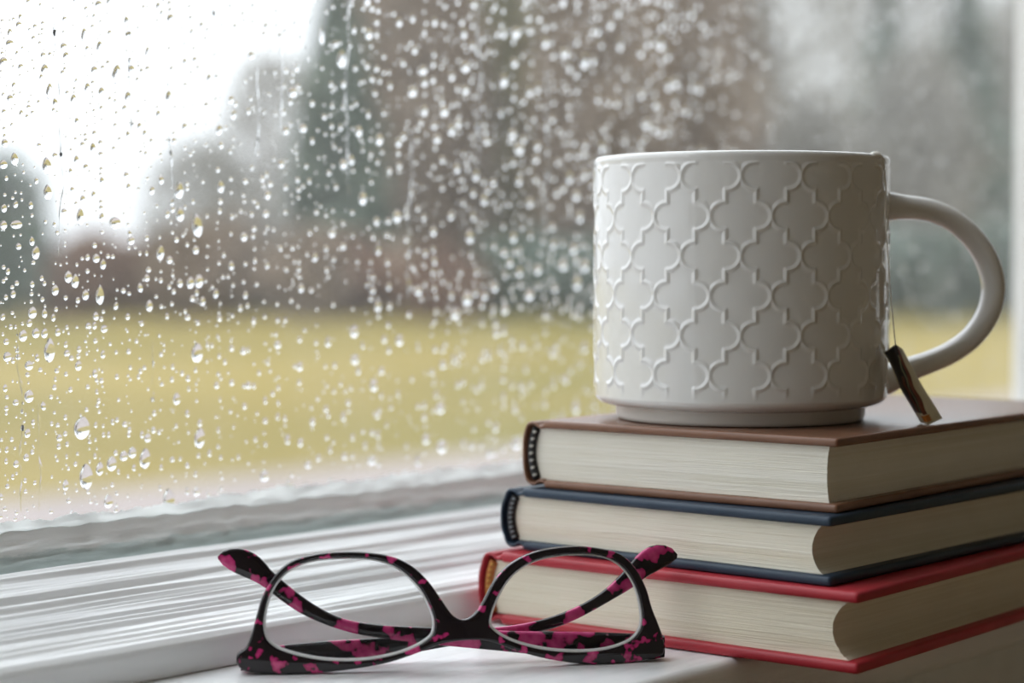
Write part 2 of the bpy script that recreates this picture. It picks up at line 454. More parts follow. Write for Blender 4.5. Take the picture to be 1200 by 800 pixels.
m_bark = mottled('grey_brown_bark', (0.12, 0.09, 0.065), (0.18, 0.14, 0.105), 6, 0.9)
m_twig = mottled('brown_twigs', (0.21, 0.155, 0.11), (0.29, 0.225, 0.165), 0.8, 0.9)
m_twig2 = mottled('grey_twigs', (0.24, 0.225, 0.20), (0.31, 0.295, 0.265), 0.8, 0.9)
m_twig3 = mottled('olive_twigs', (0.17, 0.155, 0.085), (0.24, 0.215, 0.12), 0.8, 0.9)
m_rust = mottled('rusty_leaves', (0.17, 0.10, 0.065), (0.24, 0.15, 0.10), 0.8, 0.9)
m_fir = mottled('fir_needles', (0.095, 0.125, 0.09), (0.15, 0.18, 0.135), 0.8, 0.9)
m_twig4 = mottled('silver_grey_twigs', (0.26, 0.25, 0.23), (0.33, 0.32, 0.295), 0.8, 0.9)
m_fir2 = mottled('grey_green_fir_needles', (0.10, 0.13, 0.105), (0.15, 0.18, 0.15), 0.8, 0.9)

def foliage(kind, h, w, n, size, seed):
    """cloud of small leaf or twig quads in the crown's shape; returns verts, faces"""
    r = np.random.default_rng(seed)
    if kind == 'cone':
        t = r.uniform(0, 1, n) ** 1.5
        z = h * (0.06 + 0.94 * t); rad = w / 2 * (1 - t) ** 0.9 * np.sqrt(r.uniform(0.05, 1, n))
    elif kind == 'bush':
        u = r.normal(size=(n, 3)); u /= np.linalg.norm(u, axis=1)[:, None]
        q = r.uniform(0.2, 1, n) ** 0.4
        z = h * 0.5 + u[:, 2] * q * h * 0.5; rad = np.hypot(u[:, 0], u[:, 1]) * q * w / 2
    else:
        t = r.uniform(0, 1, n)
        z = h * (0.12 + 0.88 * t); rad = w / 2 * np.sqrt(np.clip(np.sin(np.pi * (0.12 + 0.85 * t)), 0, 1)) * np.sqrt(r.uniform(0, 1, n))
    th = r.uniform(0, 2 * np.pi, n)
    c = np.stack([rad * np.cos(th), rad * np.sin(th), z], -1)
    a = r.normal(size=(n, 3)); a /= np.linalg.norm(a, axis=1)[:, None]
    b = r.normal(size=(n, 3)); b -= (a * b).sum(1)[:, None] * a; b /= np.linalg.norm(b, axis=1)[:, None]
    if kind == 'bare':
        a[:, 2] = np.abs(a[:, 2]) + 0.5
        a *= size * 1.9; b *= size * 0.28
    else:
        a *= size; b *= size * 0.6
    a *= 0.5; b *= 0.5
    V = np.stack([c - a - b, c + a - b, c + a + b, c - a + b], 1).reshape(-1, 3)
    return V, np.arange(4 * n).reshape(-1, 4)

standing = []
def clear_spot(px, dist, w):
    d = dist
    while True:
        p = ground_at(px, d, GZ)
        if all((p - q).length > (w + v) / 2 + 0.75 for q, v in standing): break
        d += 0.5
    standing.append((p, w))
    return d
def tree(name, px, dist, h, w, kind, mat, n, size, label, group, seed, trunk=0.16):
    d = clear_spot(px, dist, w)
    h = 1.5 + (h - 1.5) * d / dist if h > 1.5 else h
    p = ground_at(px, d, GZ)
    root = empty(name, p, seed)
    tag(root, label, 'tree' if kind != 'bush' else 'bush', group)
    r = random.Random(seed)
    v = []; f = []
    def add(pts, rad):
        vv, ff = tube(pts, rad, 7); o = len(v)
        v.extend(vv); f.extend([tuple(i + o for i in q) for q in ff])
    bend = Vector((r.uniform(-.3, .3), r.uniform(-.3, .3), 0))
    if kind != 'bush':
        add([Vector((0, 0, -0.2)), Vector((0, 0, h * 0.3)) + bend * .5, Vector((0, 0, h * 0.65)) + bend, Vector((0, 0, h * 0.96)) + bend * .7],
            [trunk * 1.2, trunk * .85, trunk * .5, trunk * .1])
    tr = link('trunk', None or mesh('trunk', v, f), m_bark, root) if v else None
    v2 = []; f2 = []
    v, f = v2, f2
    nb = 16 if kind == 'bare' else 12
    for k in range(nb):
        z0 = h * (0.16 + 0.7 * k / nb) if kind != 'bush' else 0.0
        a = r.uniform(0, 6.28); L = w * 0.45 * (1 if kind == 'bush' else (1.15 - 0.75 * k / nb))
        up = {'bare': 0.8, 'cone': -0.12, 'bush': 1.2}[kind]
        d = Vector((math.cos(a), math.sin(a), 0)) * L
        if kind == 'bush': d *= 0.5
        b0 = Vector((0, 0, z0)) + bend * min(1, z0 / (h * .65)) if kind != 'bush' else Vector((0, 0, -0.05))
        zt = min(h * 0.95 - z0, L * up) if kind != 'bush' else h * 0.8
        add([b0, b0 + d * .5 + Vector((0, 0, zt * .35)), b0 + d + Vector((0, 0, zt))], [trunk * .4 if kind != 'bush' else 0.04, trunk * .22 if kind != 'bush' else 0.025, 0.012])
    link('branches', mesh('branches', v2, f2), m_bark, root)['kind'] = 'stuff'
    V, F = foliage(kind, h, w, n, size, seed)
    link('twigs' if kind == 'bare' else 'foliage', mesh_np('foliage', V, F, False), mat, root)['kind'] = 'stuff'
    return root

GB = 'brown bare trees beyond the field'
LB = 'tall bare brown tree behind the rainy window, beyond the field'
spec = [
    ('fir_tree', 395, 60, 10.4, 4.2, 'cone', m_fir, 2100, 0.55, 'dark green fir tree beyond the field beside the bare brown trees', None, .2),
    ('bare_tree', 456, 67, 11.3, 4.0, 'bare', m_twig, 1900, 0.42, LB, GB, .2),
    ('bare_tree', 520, 63.5, 10.4, 3.6, 'bare', m_twig, 2300, 0.42, LB, GB, .34),
    ('bare_tree', 578, 75, 12.0, 4.2, 'bare', m_twig3, 2300, 0.42, 'tall olive-brown tree among bare trees beyond the field', None, .2),
    ('bare_tree', 640, 68.5, 11.1, 4.4, 'bare', m_twig, 2300, 0.42, LB, GB, .2),
    ('bare_tree', 700, 60, 10.4, 4.4, 'bare', m_twig, 2200, 0.42, LB, GB, .2),
    ('bare_tree', 770, 71, 12.0, 5.0, 'bare', m_twig, 2300, 0.42, LB, GB, .2),
    ('bare_tree', 818, 64, 11.0, 4.4, 'bare', m_twig, 1900, 0.42, LB, GB, .2),
    ('bare_tree', 868, 59.5, 9.5, 3.6, 'bare', m_twig2, 1000, 0.42, 'grey bare tree beyond the field directly behind the mug', None, .14),
    ('bare_tree', 240, 84, 6.2, 5.4, 'bare', m_twig4, 800, 0.42, 'low thin pale bare tree behind the brown shrubs', None, .14),
    ('bare_tree', 318, 92, 10.5, 5.6, 'bare', m_twig2, 900, 0.42, 'pale grey bare tree left of the dark green fir', None, .14),
    ('bare_tree', 955, 69, 6.6, 5.0, 'bare', m_twig2, 1200, 0.42, 'low grey bare tree behind the right half of the mug', None, .14),
    ('fir_tree', 1035, 92, 14.5, 5.4, 'cone', m_fir2, 520, 0.6, 'thin grey-green fir tree beyond the mug handle, nearer the mug', None, .18),
    ('fir_tree', 1130, 82, 13.6, 6.2, 'cone', m_fir2, 800, 0.6, 'tall grey-green fir tree behind the mug handle', None, .2),
    ('bare_tree', 1075, 72, 8.6, 4.8, 'bare', m_twig2, 1300, 0.45, 'low grey bare tree between the two grey-green firs', None, .14),
    ('bare_tree', 1200, 79, 10.5, 4.6, 'bare', m_twig2, 1200, 0.45, 'grey bare tree beside the right window frame', None, .16),
    ('bare_tree', 915, 112, 19.0, 9.0, 'bare', m_twig4, 520, 0.8, 'thin pale grey bare tree far beyond the mug, left of another', None, .2),
    ('bare_tree', 1000, 131, 20.9, 10.0, 'bare', m_twig4, 700, 0.8, 'thin pale grey bare tree far beyond the mug rim and the handle', None, .2),
    ('bare_tree', 1090, 119, 19.3, 10.0, 'bare', m_twig4, 900, 0.8, 'thin pale grey bare tree far behind the two grey-green firs', None, .2),
    ('bare_tree', 1205, 142, 20.7, 10.0, 'bare', m_twig4, 850, 0.8, 'thin pale grey bare tree far beyond the right window frame', None, .2),
    ('round_bush', 12, 47.6, 4.1, 1.9, 'bush', m_fir2, 560, 0.34, 'tall dark grey-green bush left of the brown shrubs', None, .1),
    ('round_bush', -70, 57, 4.6, 3.0, 'bush', m_fir2, 700, 0.4, 'wide grey-green bush at the left end of the shrub row', None, .1),
]
GS = 'low shrubs along the far edge of the field'
for i, (px, h, w, mat) in enumerate([(70, 2.1, 2.0, m_rust), (112, 2.5, 2.4, m_rust), (165, 2.3, 2.3, m_rust), (215, 2.7, 2.4, m_twig), (262, 3.0, 2.4, m_twig), (310, 3.4, 2.6, m_twig2),
                                     (360, 2.6, 2.4, m_twig), (412, 2.4, 2.5, m_rust), (465, 2.2, 2.4, m_twig), (520, 2.0, 2.4, m_rust), (575, 2.3, 2.5, m_fir), (632, 2.4, 2.6, m_fir2), (690, 2.2, 2.5, m_fir2),
                                     (760, 2.6, 2.8, m_twig), (830, 2.6, 2.8, m_twig2), (900, 2.8, 2.8, m_twig2), (968, 2.6, 2.8, m_fir2), (1035, 2.9, 2.8, m_fir2), (1100, 2.6, 2.8, m_fir2), (1165, 2.8, 2.8, m_fir2), (1230, 2.8, 2.8, m_fir2)]):
    col = {m_rust.name: 'rusty brown', m_twig.name: 'brown', m_twig2.name: 'pale grey', m_fir.name: 'dark green', m_fir2.name: 'grey-green'}[mat.name]
    tree('shrub', px, 50.5 + 2.6 * (i % 3), h * 0.92, w * 0.95, 'bush', mat, 480, 0.36, 'low %s shrub at the far edge of the yellow field' % col, GS, 300 + i)
for i, s_ in enumerate(spec):
    nm, px, dist, h, w, kind, mat, n, size, lab, grp, trk = s_
    tree(nm, px, dist, h, w, kind, mat, n, size, lab, grp, 100 + i, trk)

# ------------------------------------------------------------------ books
def book(name, label, corner_px, z0, rot_deg, left_px, thick, board, L, mats, concave, stitch, spine_bulge, seed):
    """corner_px: lower near corner of the cover (fore-edge / tail)."""
    cover, pages, band, dots = mats
    c = on_z(corner_px[0], corner_px[1], z0)
    ra = math.radians(rot_deg)
    ux = Vector((math.cos(ra), math.sin(ra), 0)); uy = Vector((-math.sin(ra), math.cos(ra), 0))
    # width: where the tail edge meets the vertical plane through the spine's silhouette pixel
    d = ray(left_px, 600); n = d.cross(UPC).normalized()
    w = (c - CAMLOC).dot(n) / ux.dot(n)
    org = c - ux * w
    root = empty(name, org, ra)
    tag(root, label, 'book', 'hardcover books stacked on the window stool')
    T = thick
    top = link('front_cover', slab('front_cover', (0.0095, 0, T - board), (w, L, T), board * 0.42, 3), cover, root)
    bot = link('back_cover', slab('back_cover', (0.0095, 0, 0), (w, L, board), board * 0.42, 3), cover, root)
    # spine wrap with joint grooves
    half = [(0.0115, T - 0.0002), (0.0100, T - 0.0006), (0.0085, T - 0.0017), (0.0072, T - 0.0017), (0.0058, T - 0.0008), (0.0036, T - 0.0006), (0.0016, T - 0.0016), (0.0004, T - 0.0040)]
    outer = [Vector((x, 0, z)) for x, z in half] + [Vector((-spine_bulge * 0.75, 0, T * .68)), Vector((-spine_bulge, 0, T * .5)), Vector((-spine_bulge * 0.75, 0, T * .32))] + [Vector((x, 0, T - z)) for x, z in reversed(half)]
    outer = catmull(outer, 4, False)
    m_ = len(outer); inner = []
    for i, p in enumerate(outer):
        t = (outer[min(i + 1, m_ - 1)] - outer[max(i - 1, 0)]).normalized()
        inner.append(p + Vector((-t.z, 0, t.x)) * 0.0013)
    rows = []
    for y in (0.0003, 0.0009, L - 0.0009, L - 0.0003):
        e = 0.0004 if y in (0.0003, L - 0.0003) else 0
        for i in range(m_):
            nn = (inner[i] - outer[i]).normalized()
            rows.append(outer[i] + nn * e + Vector((0, y, 0)))
        for i in reversed(range(m_)):
            nn = (inner[i] - outer[i]).normalized()
            rows.append(inner[i] - nn * e + Vector((0, y, 0)))
    k = 2 * m_
    f = []
    for a in range(3):
        for i in range(k):
            f.append((a * k + i, a * k + (i + 1) % k, (a + 1) * k + (i + 1) % k, (a + 1) * k + i))
    for base, flip in ((0, False), (3 * k, True)):
        for i in range(m_ - 1):
            q = (base + i, base + i + 1, base + k - 2 - i, base + k - 1 - i)
            f.append(q[::-1] if not flip else q)
    bmx = bmesh.new()
    vs = [bmx.verts.new(p) for p in rows]
    for q in f:
        try: bmx.faces.new([vs[i] for i in q])
        except ValueError: pass
    link('spine', bm_mesh('spine', bmx, True), cover, root)
    # page block: stack of leaves with uneven edges and a hollow fore-edge
    r = np.random.default_rng(seed)
    z_lo, z_hi = board - 0.0001, T - board + 0.0001
    nl = 58
    zs = np.linspace(z_lo, z_hi, nl + 1)
    sag = np.cumsum(r.normal(0, 1, nl)); sag = (sag - sag.mean()) / (np.abs(sag).max() + 1e-6)
    V = []; F = []; B = 12
    for i in range(nl):
        zm = (zs[i] + zs[i + 1]) / 2; q = (zm - (z_lo + z_hi) / 2) / ((z_hi - z_lo) / 2)
        ins = 0.0042 + concave * (1 - q * q) ** 0.8 + abs(r.normal(0, 0.00007)) + 0.00010 * sag[i]
        tail = 0.0026 + abs(r.normal(0, 0.00006)) + 0.00008 * sag[i]
        xl = 0.0060 - 0.0022 * (1 - q * q)
        for z in (zs[i] + (zs[i + 1] - zs[i]) * 0.06, zs[i + 1] - (zs[i + 1] - zs[i]) * 0.02):
            for s in range(B + 1): V.append((xl + (w - ins - xl) * s / B, tail + 0.00004 * r.normal(), z))
            for s in range(B + 1): V.append((w - ins - (w - ins - xl) * s / B, L - tail, z))
    k = 2 * (B + 1)
    for a in range(2 * nl - 1):
        for i in range(k):
            F.append((a * k + i, a * k + (i + 1) % k, (a + 1) * k + (i + 1) % k, (a + 1) * k + i))
    F.append(tuple(range(k))[::-1]); F.append(tuple(range((2 * nl - 1) * k, 2 * nl * k)))
    pg = link('page_block', mesh('page_block', V, F, False), pages, root)
    tag(pg, None, None, None, None)
    # headband with stitches at the tail of the spine
    zb0, zb1 = board + 0.0002, T - board - 0.0002
    path = [Vector((0.0050 - 0.0022 * (1 - q * q), 0.0022, zb0 + (zb1 - zb0) * (q + 1) / 2)) for q in np.linspace(-1, 1, 15)]
    v, ff = tube(path, 0.0016, 8)
    hb = link('headband', mesh('headband', v, ff), band, root)
    v = []; ff = []
    ns = stitch
    for i in range(ns):
        q = -1 + 2 * (i + 0.5) / ns
        cpt = Vector((0.0050 - 0.0022 * (1 - q * q) + 0.0004, 0.0009, zb0 + (zb1 - zb0) * (q + 1) / 2))
        vv, f2 = tube([cpt + Vector((-0.0008, 0.0003, -0.0003)), cpt + Vector((0, -0.0003, 0)), cpt + Vector((0.0008, 0.0003, 0.0003))], [0.0003, 0.00055, 0.0003], 6)
        o_ = len(v); v.extend(vv); ff.extend([tuple(a + o_ for a in q_) for q_ in f2])
    link('stitching', mesh('stitching', v, ff), dots, hb)
    return root, w, org
Z1 = 0.0258; Z2 = Z1 + 0.0224; Z3 = Z2 + 0.0242
b_red = book('book', 'red hardcover book lying on the window stool at the bottom of the stack', (1005, 791), 0.0, 3.0, 562, Z1, 0.0036, 0.232, (m_red, m_paper3, m_orange_thread, m_yellow_thread), 0.0062, 9, 0.0012, 41)
b_blue = book('book', 'navy blue hardcover book between the red and the brown book', (973, 688), Z1 + 0.0001, 1.0, 588, Z2 - Z1 - 0.0001, 0.0033, 0.215, (m_navy, m_paper2, m_black_thread, m_grey_thread), 0.0042, 9, 0.0012, 42)
b_brown = book('book', 'brown hardcover book on top of the stack under the white mug', (981, 602), Z2 + 0.0001, 3.0, 612, Z3 - Z2 - 0.0001, 0.0029, 0.205, (m_brown, m_paper1, m_black_thread, m_white_thread), 0.0010, 7, 0.0004, 43)

# ------------------------------------------------------------------ mug
D0 = 0.734
mc = at_depth(867, 495, D0); mc = Vector((mc.x, mc.y, Z3 + 0.0002))
MR, MH, MF = 0.0527, 0.0930, 0.0445
mug = empty('mug', mc, math.atan2(RT.y, RT.x))     # local x = to the right in the photograph, local -y = towards the camera
tag(mug, 'white ceramic mug with raised quatrefoil lattice standing on the brown book', 'mug')
NC = 16 * 52
th = np.arange(NC) / NC * 2 * np.pi
zrow = np.concatenate([np.linspace(0.0085, MH - 0.0032, 250)])
TH, ZR = np.meshgrid(th, zrow, indexing='ij')
TH = TH.T; ZR = ZR.T
cw = 2 * np.pi * MR / 16; ch = 0.0267
# lattice coordinates: angle measured from the camera-facing side (-y)
s_ = ((TH + np.pi / 2 + math.atan(267 / FPX)) % (2 * np.pi)) * MR
u = s_ / (cw / 2); vv_ = (ZR - 0.0712) / (ch / 2)
def edge_dist(u, v):
    """distance (in cw/2 units) to the lattice line, cells at (0,0)+(1,1) lattice"""
    ar = ch / cw
    best = np.full(u.shape, 9.0)
    # reduce into the repeat [-1,1]x[-1,1]
    uu = (u + 1) % 2 - 1; v2 = (v + 1) % 2 - 1
    for cu in (-2, -1, 0, 1, 2):
        for cv in (-2, -1, 0, 1, 2):
            if (cu + cv) % 2: continue
            x = np.abs(uu - cu); y = np.abs(v2 - cv)
            # lobe: quarter arc about (.5, 0), radii .5 x .31
            a, b = 0.5, 0.35
            dx = (x - 0.5); dy = y
            rr = np.sqrt((dx / a) ** 2 + (dy / b) ** 2) + 1e-9
            dist = np.abs(rr - 1) * np.sqrt(dx ** 2 + (dy * ar) ** 2) / rr
            dist = np.where(dx >= -0.02, dist, 9)
            best = np.minimum(best, dist)
            # vertical joint at x = .5 between y = .31 and .69
            yy = np.clip(y, 0.35, 0.65)
            best = np.minimum(best, np.hypot(x - 0.5, (y - yy) * ar))
    return best
ed = edge_dist(u, vv_) * (cw / 2)
relief = 0.00044 * np.exp(-(ed / 0.00078) ** 2)
fz = np.clip((ZR - 0.0095) / 0.004, 0, 1) * np.clip((MH - 0.0034 - ZR) / 0.0008, 0, 1)
RAD = MR - 0.0005 + relief * fz
rows = []
for r_, z_ in ((MF - 0.0030, 0.0046), (MF + 0.0005, 0.0048), (MR - 0.0055, 0.0052), (MR - 0.0028, 0.0060), (MR - 0.0012, 0.0072)):
    rows.append(np.stack([r_ * np.cos(th), r_ * np.sin(th), np.full(NC, z_)], -1))
for i in range(len(zrow)):
    rows.append(np.stack([RAD[i] * np.cos(th), RAD[i] * np.sin(th), np.full(NC, zrow[i])], -1))
for r_, z_ in ((MR - 0.0003, MH - 0.0022), (MR - 0.0003, MH - 0.0012), (MR - 0.0008, MH - 0.0003), (MR - 0.0018, MH), (MR - 0.0028, MH - 0.0004), (MR - 0.0034, MH - 0.0014),
               (MR - 0.0038, MH - 0.005), (MR - 0.0040, MH * 0.5), (MR - 0.0042, 0.016), (MR - 0.007, 0.0100), (MR - 0.014, 0.0078), (0.02, 0.0074), (0.0005, 0.0074)):
    rows.append(np.stack([r_ * np.cos(th), r_ * np.sin(th), np.full(NC, z_)], -1))
V = np.concatenate(rows)
link('body', mesh_np('body', V, grid_faces(len(rows), NC, True)), m_ceramic, mug)
# foot ring
nf = 128
a_ = np.arange(nf) / nf * 2 * np.pi
rows = [np.stack([r_ * np.cos(a_), r_ * np.sin(a_), np.full(nf, z_)], -1) for r_, z_ in
        ((MF + 0.0004, 0.0052), (MF, 0.0046), (MF - 0.0002, 0.0015), (MF - 0.0008, 0.0003), (MF - 0.0018, 0.0), (MF - 0.0034, 0.0004), (MF - 0.0040, 0.0020), (0.0005, 0.0022))]
link('foot_ring', mesh_np('foot_ring', np.concatenate(rows), grid_faces(len(rows), nf, True)[:, ::-1]), m_foot, mug)
# handle: traced centre line in the plane through the mug axis
hp = [(1004, 241), (1036, 242), (1060, 243), (1092, 247), (1122, 261), (1147, 285), (1162, 313), (1166.5, 340), (1160, 368), (1142, 394), (1116, 413), (1088, 425), (1062, 434), (1036, 445), (1004, 452)]
hr = [23, 19, 15.0, 14.0, 13.6, 13.8, 14.2, 14.5, 14.2, 13.8, 13.6, 13.8, 15.0, 19, 22]
inv = Matrix.Rotation(-math.atan2(RT.y, RT.x), 3, 'Z')
pts = []
for p in hp:
    q = inv @ (at_depth(p[0], p[1], D0) - mc)
    pts.append(Vector((q.x, q.y + 0.004 * (q.x - 0.05) / 0.05, q.z)))
sm = catmull(pts, 6, False)
rs = np.interp(np.linspace(0, len(hp) - 1, len(sm)), range(len(hp)), hr) / FPX * D0
v, f = tube(sm, list(rs), 24, squash=(1.25, 0.95, (0, 1, 0)))
link('handle', mesh('handle', v, f), m_ceramic, mug)
# tea
v = [(0, 0, 0)] + [((MR - 0.0047) * math.cos(a), (MR - 0.0047) * math.sin(a), 0) for a in np.linspace(0, 2 * np.pi, 65)[:-1]]
v += [(x, y, -0.012) for x, y, z in v]
f = [(0, 1 + i, 1 + (i + 1) % 64) for i in range(64)] + [(65, 66 + (i + 1) % 64, 66 + i) for i in range(64)] + [(1 + i, 66 + i, 66 + (i + 1) % 64, 1 + (i + 1) % 64) for i in range(64)]
te = link('tea', mesh('tea', v, f, False), m_tea, None, (mc.x, mc.y, mc.z + 0.070))
tag(te, 'brown tea filling the white mug', 'tea')

# ------------------------------------------------------------------ tea bag string and tag
tb = empty('tea_tag', at_depth(1050, 404, 0.704))
tag(tb, 'tea bag string with dark printed paper tag hanging from the white mug', 'tea tag')
tb_inv = -Vector(tb.location)
def mugpt(px, r, z):
    """point on the mug's outside at pixel column px (front side)"""
    s = (px - 867) / FPX * D0 / MR * 0.93
    s = max(-0.99, min(0.99, s)); c_ = -math.sqrt(1 - s * s)
    return mc + (RT * s + FH * c_) * r + UPZ * z
sp = [mugpt(1024, MR - 0.008, 0.070), mugpt(1024, MR - 0.0052, MH - 0.003), mugpt(1024, MR - 0.002, MH + 0.0006), mugpt(1025, MR + 0.0008, MH - 0.0015),
      mugpt(1029, MR + 0.0012, MH - 0.012)]
sp += [at_depth(x, y, d) for x, y, d in ((1037, 250, 0.700), (1040, 290, 0.700), (1043.5, 340, 0.701), (1047, 380, 0.703), (1049.5, 404, 0.704), (1052, 410, 0.7045))]
sp = catmull(sp, 6, False)
v, f = tube([p + tb_inv for p in sp], 0.00021, 6)
link('string', mesh('string', v, f), m_string, tb)
kn = mugpt(1020, MR - 0.0006, MH - 0.0002) + tb_inv
v, f = tube([kn - RT * 0.0020 - UPZ * 0.0006, kn - RT * 0.0008, kn + RT * 0.0006 - UPZ * 0.0002, kn + RT * 0.0018 - UPZ * 0.0012], [0.0004, 0.0010, 0.0010, 0.0004], 8)
link('string_loop', mesh('string_loop', v, f), m_string, tb)
# tag: a small folded paper rectangle seen almost edge-on
cl = catmull([Vector((1035.5, 413, 0)), Vector((1045, 430, 0)), Vector((1054, 453, 0)), Vector((1067, 475, 0)), Vector((1078.5, 494.5, 0))], 6, False)
cm = catmull([Vector((1049.5, 403, 0)), Vector((1057, 424, 0)), Vector((1066, 450, 0)), Vector((1077, 475, 0)), Vector((1087.5, 498, 0))], 6, False)
cr = catmull([Vector((1058, 409, 0)), Vector((1069, 430, 0)), Vector((1081, 452, 0)), Vector((1093, 471, 0)), Vector((1104.5, 490, 0))], 6, False)
NS = len(cl)
def tagpt(u, i, lift=0.0):
    """u 0..1 across the tag, i along it (float)"""
    i0 = min(int(i), NS - 2); t = i - i0
    L_ = cl[i0].lerp(cl[i0 + 1], t); M_ = cm[i0].lerp(cm[i0 + 1], t); R_ = cr[i0].lerp(cr[i0 + 1], t)
    if u < 0.5: p = L_.lerp(M_, u * 2)
    else: p = M_.lerp(R_, u * 2 - 1)
    dep = 0.7035 + 0.0065 * (abs(u - 0.5) * 2) ** 1.6 - lift
    return at_depth(p.x, p.y, dep) + tb_inv
def strip(u0, u1, a, b, lift, thick, n=24, wav=0.0, ph=0.0):
    v = []; f = []
    nu = 6
    for side in (0, 1):
        for k in range(n + 1):
            i = (a + (b - a) * k / n) * (NS - 1)
            wv = wav * math.sin(k / n * 17 + ph)
            for q in range(nu + 1):
                v.append(tagpt(min(1, max(0, u0 + (u1 - u0) * q / nu + wv)), i, lift - side * thick))
    N = (n + 1) * (nu + 1); c_ = nu + 1
    for k in range(n):
        for q in range(nu):
            a0 = k * c_ + q
            f.append((a0, a0 + 1, a0 + c_ + 1, a0 + c_)); f.append((N + a0, N + a0 + c_, N + a0 + c_ + 1, N + a0 + 1))
    ring = [q for q in range(c_)] + [k * c_ + nu for k in range(1, n + 1)] + [n * c_ + q for q in range(nu - 1, -1, -1)] + [k * c_ for k in range(n - 1, 0, -1)]
    for j in range(len(ring)):
        p, q = ring[j], ring[(j + 1) % len(ring)]
        f.append((p, N + p, N + q, q))
    return mesh('strip', v, f)
pb = link('paper_tag', strip(0, 1, 0, 1, 0, 0.0005), m_tagpaper, tb)
def pr(name, *a, mat, **k): link(name, strip(*a, **k), mat, pb)
pr('dark_print', 0.03, 0.60, 0.02, 0.84, 0.00012, 0.0001, mat=m_tblack, wav=0.015)
pr('brown_stripe', 0.50, 0.66, 0.06, 0.86, 0.00024, 0.0001, mat=m_tbrown, wav=0.03, ph=1)
pr('green_stripe', 0.40, 0.45, 0.16, 0.84, 0.00024, 0.0001, mat=m_tgreen, wav=0.03, ph=1)
pr('dark_red_stripe', 0.24, 0.33, 0.40, 0.84, 0.00024, 0.0001, mat=m_tbrown, wav=0.02, ph=1)
pr('orange_spot', 0.30, 0.68, 0.87, 0.95, 0.00024, 0.0001, mat=m_torange, wav=0.02)

# ------------------------------------------------------------------ eyeglasses, folded and standing upside down on the stool
gl_l = on_z(350, 791, 0.0); gl_r = on_z(700, 779.5, 0.0)
gU = (gl_r - gl_l).normalized()
gN = Vector((gU.y, -gU.x, 0))                     # out of the front, towards the camera
if gN.dot(FH) > 0: gN = -gN
tilt = math.radians(4)
gV = (UPZ * math.cos(tilt) - gN * math.sin(tilt)).normalized()   # leans slightly away from the camera
gNt = (gN * math.cos(tilt) + UPZ * math.sin(tilt)).normalized()
gO = on_plane(530, 785, gl_l, gNt); gO = gO - gV * ((gO.z) / gV.z)
gla = empty('eyeglasses', gO)
tag(gla, 'folded eyeglasses with magenta and black tortoiseshell frame lying upside down on stool', 'eyeglasses')
def guv(px, py, back=0.0):
    p = on_plane(px, py, gO - gNt * back, gNt) - gO
    return p.dot(gU), p.dot(gV)
def bow(u): return -0.0035 * (u / 0.068) ** 2
def g3(u, v, n): return gU * u + gV * v + gNt * (n + bow(u))
outer = [(545, 726), (531, 721), (517, 702), (502, 681), (484, 664), (462, 653), (434, 648), (403, 647), (370, 650), (341, 659), (321, 677), (309, 698), (302, 720), (296, 742), (289, 760), (279, 768),
         (278, 778), (284, 786), (300, 790), (352, 791), (403, 786), (450, 778), (482, 768), (510, 757), (530, 752), (553, 750), (577, 752), (604, 762), (640, 772), (690, 779), (740, 777), (775, 771), (782, 764), (781, 750), (775, 733), (767, 713), (760, 690), (747, 666),
         (729, 650), (703, 643), (671, 640.5), (630, 646), (600, 660), (581, 679), (568, 703), (558, 718)]
lensL = [(309.5, 740), (310.5, 719), (319, 692), (337, 670), (366, 657), (403, 653.5), (440, 655.5), (468, 666), (491, 687), (505, 712), (510, 733), (503, 749), (472, 765), (427, 774.5), (380, 774.5), (338, 766), (317, 755)]
lensR = [(573.5, 727), (584, 697), (602, 672), (629, 656), (665, 649.5), (702, 650.5), (726, 660), (742, 677), (752, 700), (756, 727), (751, 743), (736, 755), (708, 763), (671, 765), (633, 761), (601, 752), (580, 740)]
def loop_uv(pts, n=6):
    return [Vector((*guv(p[0], p[1]), 0)) for p in catmull([Vector((a, b, 0)) for a, b in pts], n)]
oL, iL, iR = loop_uv(outer, 5), loop_uv(lensL), loop_uv(lensR)
zmin = min(p.y for p in oL)
gla.location = gO - gV * (zmin / gV.z * 1.0 - 0.0) if zmin < 0 else gO
if zmin < 0: gla.location = gO + UPZ * (-zmin * gV.z)
def fill_curve(name, loops, ext, bev, z=0.0):
    cu = bpy.data.curves.new(name, 'CURVE'); cu.dimensions = '2D'; cu.fill_mode = 'BOTH'
    cu.extrude = ext; cu.bevel_depth = bev; cu.bevel_resolution = 3; cu.offset = -bev
    for lp in loops:
        s = cu.splines.new('POLY'); s.points.add(len(lp) - 1); s.use_cyclic_u = True
        for q, p in zip(s.points, lp): q.co = (p.x, p.y, 0, 1)
    ob = bpy.data.objects.new(name, cu); C.objects.link(ob)
    dg = bpy.context.evaluated_depsgraph_get()
    me = bpy.data.meshes.new_from_object(ob.evaluated_get(dg))
    bpy.data.objects.remove(ob, do_unlink=True)
    bmz = bmesh.new(); bmz.from_mesh(me)
    bmesh.ops.remove_doubles(bmz, verts=bmz.verts, dist=1e-6)
    bpy.data.meshes.remove(me)
    for v_ in bmz.verts: v_.co = g3(v_.co.x, v_.co.y, v_.co.z + z)
    me = bm_mesh(name, bmz, True)
    me.materials.clear()
    return me
def flat_sharp(o, ang=40):
    o.data.set_sharp_from_angle(angle=math.radians(ang))
fr = link('frame_front', fill_curve('frame_front', [oL, iL, iR], 0.0011, 0.0007, -0.0018), m_front, gla)
flat_sharp(fr, 50)
